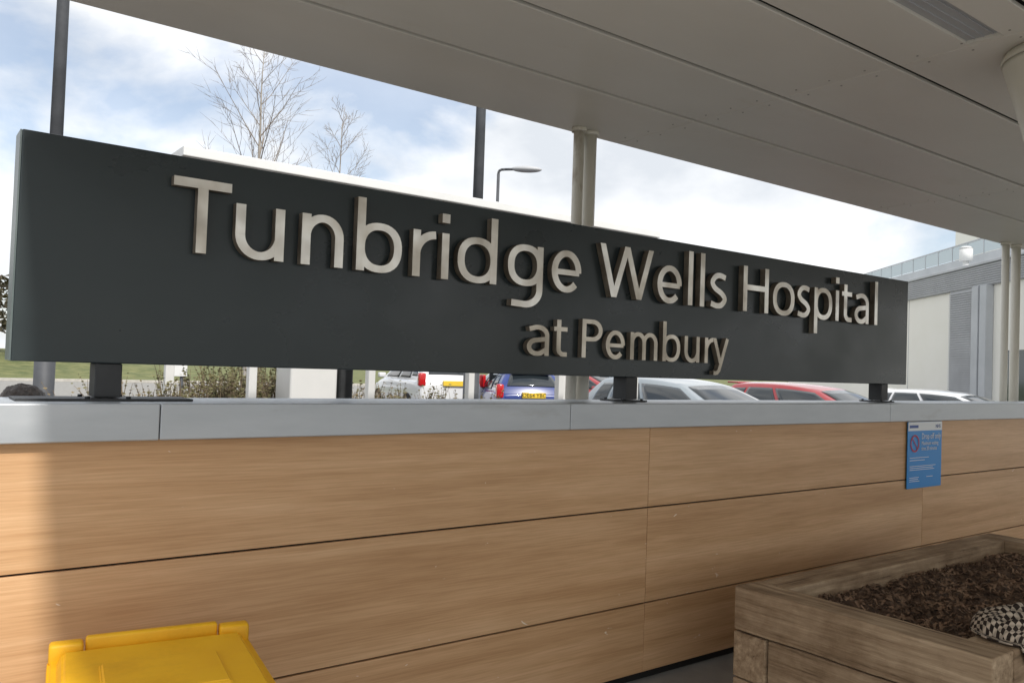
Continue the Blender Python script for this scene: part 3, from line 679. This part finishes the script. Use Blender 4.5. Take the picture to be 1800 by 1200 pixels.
def car(pm,loc,heading,label,text="",H=1.45,sx=1.0):
    """local +x = nose"""
    e=empty("parked_car",loc,heading,label=label,cat="car",group="cars parked in the car park")
    me=loft([(-2.0,.70,.42,.86),(-1.95,.79,.28,.93),(-1.6,.855,.2,.955),(-.8,.87,.18,.955),(0,.87,.18,.945),(.8,.87,.18,.935),(1.15,.865,.18,.91),(1.55,.84,.2,.84),(1.85,.77,.24,.74),(1.97,.66,.3,.62)])
    o=local("body",me,pm,e); md=o.modifiers.new("s",'SUBSURF'); md.levels=2; md.render_levels=2
    zb=.90; Br,Bf,Tr,Tf=-1.93,1.18,-1.58,.12; wb,wt=.80,.575
    def zt(u): return H-.035-.085*abs(2*u-.85)**2.4*(.6 if u<.42 else .62)
    def sidey(u,v): pl=.045*(2*u-1)**2; return (wb-pl)+(wt-wb)*v+.045*math.sin(math.pi*v)
    def side(sg):
        def F(u,v):
            xb=Br+(Bf-Br)*u; xt=Tr+(Tf-Tr)*u
            return Vector((xb+(xt-xb)*v+(.05*math.sin(math.pi*v)*(2*u-1)),sg*sidey(u,v),zb+(zt(u)-zb)*v))
        return F
    def screen(u,v):
        w=2*u-1; k=1-w*w; x=Bf+(Tf-Bf)*v+.05*math.sin(math.pi*v)+k*(.13-.06*v); return Vector((x,w*sidey(1,v),zb+(zt(1)-zb)*v+.035*k*v))
    def rear(u,v):
        w=2*u-1; k=1-w*w; x=Br+(Tr-Br)*v-.05*math.sin(math.pi*v)-k*(.06-.02*v); return Vector((x,w*sidey(0,v),zb+(zt(0)-zb)*v+.035*k*v))
    def roof(u,v):
        w=2*v-1; k=1-w*w; x=Tr+(Tf-Tr)*u+k*(.07*u-.04*(1-u)); return Vector((x,w*sidey(u,1),zt(u)+.035*k))
    bm=bmesh.new()
    def grid(bm,F,nu,nv,u0=0,u1=1,v0=0,v1=1,off=0):
        c=Vector((-.4,0,.9)); g=[]
        for i in range(nu+1):
            row=[]
            for j in range(nv+1):
                u=u0+(u1-u0)*i/nu; v=v0+(v1-v0)*j/nv; p=F(u,v)
                if off:
                    n_=(F(u+.01,v)-F(u-.01,v)).cross(F(u,v+.01)-F(u,v-.01)).normalized()
                    if n_.dot(p-c)<0: n_=-n_
                    p=p+n_*off
                row.append(bm.verts.new(p))
            g.append(row)
        for i in range(nu):
            for j in range(nv): f=bm.faces.new((g[i][j],g[i+1][j],g[i+1][j+1],g[i][j+1])); f.smooth=True
    grid(bm,side(1),14,8); grid(bm,side(-1),14,8); grid(bm,screen,12,8); grid(bm,rear,12,8); grid(bm,roof,14,12)
    bmesh.ops.remove_doubles(bm,verts=bm.verts[:],dist=.004)
    bmesh.ops.recalc_face_normals(bm,faces=bm.faces[:])
    o=local("cabin",from_bm(bm),pm,e,True); md=o.modifiers.new("b",'BEVEL'); md.width=.03; md.segments=3; md.limit_method='ANGLE'; md.angle_limit=math.radians(28)
    def glass(name,F,u0,u1,v0,v1):
        bm=bmesh.new(); grid(bm,F,10,8,u0,u1,v0,v1,.007); bmesh.ops.recalc_face_normals(bm,faces=bm.faces[:])
        o=local(name,from_bm(bm),M_GLASS,e); md=o.modifiers.new("s",'SOLIDIFY'); md.thickness=.004; md.offset=0
    for s in (-1,1):
        F=side(s)
        glass("side_window",F,.09,.22,.24,.84); glass("side_window",F,.245,.51,.14,.86); glass("side_window",F,.54,.93,.12,.86)
    glass("windscreen",screen,.06,.94,.05,.94); glass("rear_window",rear,.10,.90,.34,.88)
    bm=bmesh.new(); addbox(bm,-1.80,-1.55,-.45,.45,zt(0)+.02,zt(0)+.05,.012,2); local("spoiler",from_bm(bm),pm,e,True)
    for s in (-1,1):
        bm=bmesh.new(); addbox(bm,-1.985,-1.80,s*.74-.08,s*.74+.08,.80,1.10,.035,3); local("tail_light",from_bm(bm),M_LAMPR,e,True)
        bm=bmesh.new(); addbox(bm,1.62,1.90,s*.66-.13,s*.66+.10,.62,.76,.04,3); local("headlight",from_bm(bm),M_LAMPW,e,True)
        bm=bmesh.new(); addbox(bm,.62,.78,s*.93-.09,s*.93+.09,.93,1.05,.03,3); local("wing_mirror",from_bm(bm),pm,e,True)
        for x in (-1.22,1.25):
            w=bpy.data.objects.new("wheel",None); COL.objects.link(w); w.parent=e; w.location=(x,s*.78,.31); w.empty_display_size=.1
            bm=bmesh.new(); addtube(bm,(0,-.105,0),(0,.105,0),.31,.31,28); local("tyre",from_bm(bm),M_TYRE,w)
            bm=bmesh.new(); addtube(bm,(0,-.11,0),(0,.11,0),.20,.20,20); local("rim",from_bm(bm),M_RIM,w)
    bm=bmesh.new(); addbox(bm,-2.045,-1.97,-.26,.26,.82,.935,.002); local("number_plate",from_bm(bm),M_PLATEY,e)
    if text:
        me=textmesh(text,.12,.001,'CENTER'); me.transform(Matrix.Rotation(math.pi/2,4,'X')); me.transform(Matrix.Rotation(-math.pi/2,4,'Z')); me.transform(Matrix.Translation((-2.048,0,.838)))
        local("plate_lettering",me,M_BLACK,e)
    e.scale=(sx,1,1)
    return e
P_WH=paint("white_car_paint",(.72,.73,.74)); P_BL=paint("blue_car_paint",(.012,.035,.20)); P_RD=paint("red_car_paint",(.33,.012,.018))
P_SI=paint("silver_car_paint",(.27,.31,.34)); P_BK=paint("dark_car_paint",(.02,.022,.025))
R=math.radians
car(P_WH,(10.8,18.0,.25),R(78),"white hatchback with red tail lights and yellow plate",H=1.45)
car(P_BL,(12.0,15.9,0.08),R(66),"dark blue hatchback seen from behind with yellow plate","OE64 YBC",H=1.42)
car(P_RD,(16.2,17.7,.05),R(-75),"small red car parked among others")
car(P_SI,(9.75,8.25,0.02),R(-92),"silver hatchback with its large windscreen reflecting the sky",H=1.48)
car(P_RD,(13.15,8.3,0),R(-90),"bright red hatchback parked nose towards the wall",H=1.46)
car(P_WH,(19.0,8.7,0),R(-90),"white car parked with its nose towards the wall",H=1.38)
car(P_BK,(15.6,13.8,0),R(-88),"dark hatchback in the second parking row",H=1.42)

# ------------------------------------------------------------------ hospital building
hb=empty("hospital_building",(39.5,16.5,0),math.radians(90-40.3),label="cream and grey hospital block with louvre band and roof balustrade",cat="building")
def bx(name,x0,x1,y0,y1,z0,z1,m,bev=0):
    return local(name,box(x0,x1,y0,y1,z0,z1,bev),m,hb)
bx("wall",-16,34,-30,0,0,6.0,M_CLAD)
bm=bmesh.new(); addbox(bm,-16.1,34.1,-29.9,.10,6.003,7.0)
for k in range(9): addbox(bm,-16.1,34.1,.10,.16,6.05+k*.105,6.10+k*.105)
local("louvre_band",from_bm(bm),M_LOUV,hb)
bx("parapet",-16.2,34.2,-30,.22,7.003,7.15,M_CLADG,.02)
bm=bmesh.new(); addbox(bm,1.9,4.5,.002,.08,.3,6.0)
for k in range(50): addbox(bm,1.9,4.5,.08,.14,.35+k*.112,.40+k*.112)
local("louvre_screen",from_bm(bm),M_LOUV,hb)
for x in (.45,1.2): bx("pilaster",x,x+.6,.002,.35,0,6.0,M_CLADG,.02)
for x in (9.6,-3.2,-6.4): bx("panel_joint",x-.02,x+.02,.002,.012,0,6.0,M_LOUV)
for x in (-2.6,-5.8,-9.0):
    bx("window",x,x+2.0,.002,.03,.3,3.0,M_BGLASS); bx("window_frame",x+.96,x+1.04,.031,.07,.3,3.0,M_CLADG)
bx("upper_storey",6,42,-30,-5,7.16,9.1,M_CLADG)
bm=bmesh.new()
for k in range(19): addbox(bm,5.9+k*1.95,7.75+k*1.95,-5.06,-5.03,9.15,9.95)
local("balustrade_glass",from_bm(bm),M_BALGL,hb)
bm=bmesh.new(); addbox(bm,5.8,42.5,-5.09,-5.0,9.98,10.05)
for k in range(20): addbox(bm,5.79+k*1.95,5.86+k*1.95,-5.08,-5.01,9.1,10.0)
local("handrail",from_bm(bm),M_CLADG,hb)
bx("plant_room",4,19.5,-16,-7,9.1,12.0,M_CLAD)
bm=bmesh.new(); addtube(bm,(9.5,-3,7.1),(9.5,-3,8.3),.16,.16,14); addtube(bm,(9.5,-3,8.3),(9.5,-3,9.0),.34,.34,18); addtube(bm,(9.5,-3,9.0),(9.5,-3,9.12),.36,.22,18)
local("roof_vent",from_bm(bm),M_WHITE,hb)

# ------------------------------------------------------------------ person behind wall
pe=empty("person",(.42,3.74,.1),math.radians(160),label="person with dark brown hair and navy jacket behind wall",cat="person")
V=[(0,0,.74),(0,0,.92),(0,0,1.08),(0,.01,1.15),(0,.02,1.26),
   (.09,0,.70),(.10,.01,.38),(.10,-.01,.04),(.10,.11,.02),(-.09,0,.70),(-.10,.01,.38),(-.10,-.01,.04),(-.10,.11,.02),
   (.16,0,1.06),(.20,.0,.82),(.19,.05,.62),(-.16,0,1.06),(-.20,0,.82),(-.19,.05,.62)]
E=[(0,1),(1,2),(2,3),(3,4),(0,5),(5,6),(6,7),(7,8),(0,9),(9,10),(10,11),(11,12),(2,13),(13,14),(14,15),(2,16),(16,17),(17,18)]
Rr=[.12,.11,.12,.05,.075,.08,.055,.04,.035,.08,.055,.04,.035,.06,.042,.03,.06,.042,.03]
me=bpy.data.meshes.new("body"); me.from_pydata(V,E,[]); body=obj("body",me,M_JACK,pe)
md=body.modifiers.new("s",'SKIN'); 
for i,r in enumerate(Rr): me.skin_vertices[0].data[i].radius=(r,r)
me.skin_vertices[0].data[0].use_root=True
md=body.modifiers.new("ss",'SUBSURF'); md.levels=2; md.render_levels=2
bm=bmesh.new(); bmesh.ops.create_uvsphere(bm,u_segments=32,v_segments=20,radius=1)
for v in bm.verts:
    x,y,z=v.co; v.co=Vector((x*.078,y*.098+.015,z*.115+1.235-.0))
    if y>.85 and abs(x)<.3 and -.25<z<.1: v.co.y+=.018
for f in bm.faces: f.smooth=True
local("head",from_bm(bm),M_SKIN,pe)
bm=bmesh.new(); bmesh.ops.create_uvsphere(bm,u_segments=64,v_segments=48,radius=1)
dl=[]
for v in bm.verts:
    x,y,z=v.co
    if (y>.45 and z<.35) or z<-.55: dl.append(v)
    k=1+.06*mnoise.noise(Vector((x*4,y*4,z*3)))+.035*mnoise.noise(Vector((x*16,y*16,z*5)))
    v.co=Vector((x*.096*k,y*.112*k+.005,z*.118*k+1.242))
bmesh.ops.delete(bm,geom=dl,context='VERTS')
for f in bm.faces: f.smooth=True
local("hair",from_bm(bm),M_HAIR,pe)

# ------------------------------------------------------------------ world and sun
sd=Vector((.08,1,-1.0)).normalized()
sun=bpy.data.objects.new("sun",bpy.data.lights.new("sun",'SUN')); COL.objects.link(sun)
sun.data.energy=3.3; sun.data.angle=math.radians(2.0); sun.data.color=(1,.95,.88)
sun.rotation_euler=sd.to_track_quat('-Z','Y').to_euler()
w=bpy.data.worlds.new("World"); SC.world=w; w.use_nodes=True; nt=w.node_tree; N=nt.nodes; bg=N['Background']
sky=N.new('ShaderNodeTexSky'); sky.sky_type='NISHITA'; sky.sun_disc=False
sky.sun_elevation=math.asin(-sd.z); sky.sun_rotation=math.atan2(-sd.x,-sd.y)
tc=N.new('ShaderNodeTexCoord'); mp=N.new('ShaderNodeMapping'); mp.inputs['Scale'].default_value=(1,1,1.8); mp.inputs['Location'].default_value=(.35,.1,.4)
nz=N.new('ShaderNodeTexNoise'); nz.inputs['Scale'].default_value=3.4; nz.inputs['Detail'].default_value=9; nz.inputs['Roughness'].default_value=.52; nz.inputs['Distortion'].default_value=.2
rp=N.new('ShaderNodeValToRGB'); rp.color_ramp.elements[0].position=.36; rp.color_ramp.elements[1].position=.48; rp.color_ramp.elements[0].color=(.35,.35,.35,1)
n2=N.new('ShaderNodeTexNoise'); n2.inputs['Scale'].default_value=4; n2.inputs['Detail'].default_value=6
r2=N.new('ShaderNodeValToRGB'); r2.color_ramp.elements[0].position=.36; r2.color_ramp.elements[0].color=(5.3,5.6,6.0,1); r2.color_ramp.elements[1].position=.60; r2.color_ramp.elements[1].color=(8.4,8.4,8.4,1)
mx=N.new('ShaderNodeMix'); mx.data_type='RGBA'; L=nt.links
L.new(tc.outputs['Generated'],mp.inputs['Vector']); L.new(mp.outputs[0],nz.inputs['Vector']); L.new(mp.outputs[0],n2.inputs['Vector'])
L.new(nz.outputs['Fac'],rp.inputs[0]); L.new(n2.outputs['Fac'],r2.inputs[0])
L.new(rp.outputs[0],mx.inputs['Factor']); L.new(sky.outputs[0],mx.inputs['A']); L.new(r2.outputs[0],mx.inputs['B'])
L.new(mx.outputs['Result'],bg.inputs['Color']); bg.inputs['Strength'].default_value=.15
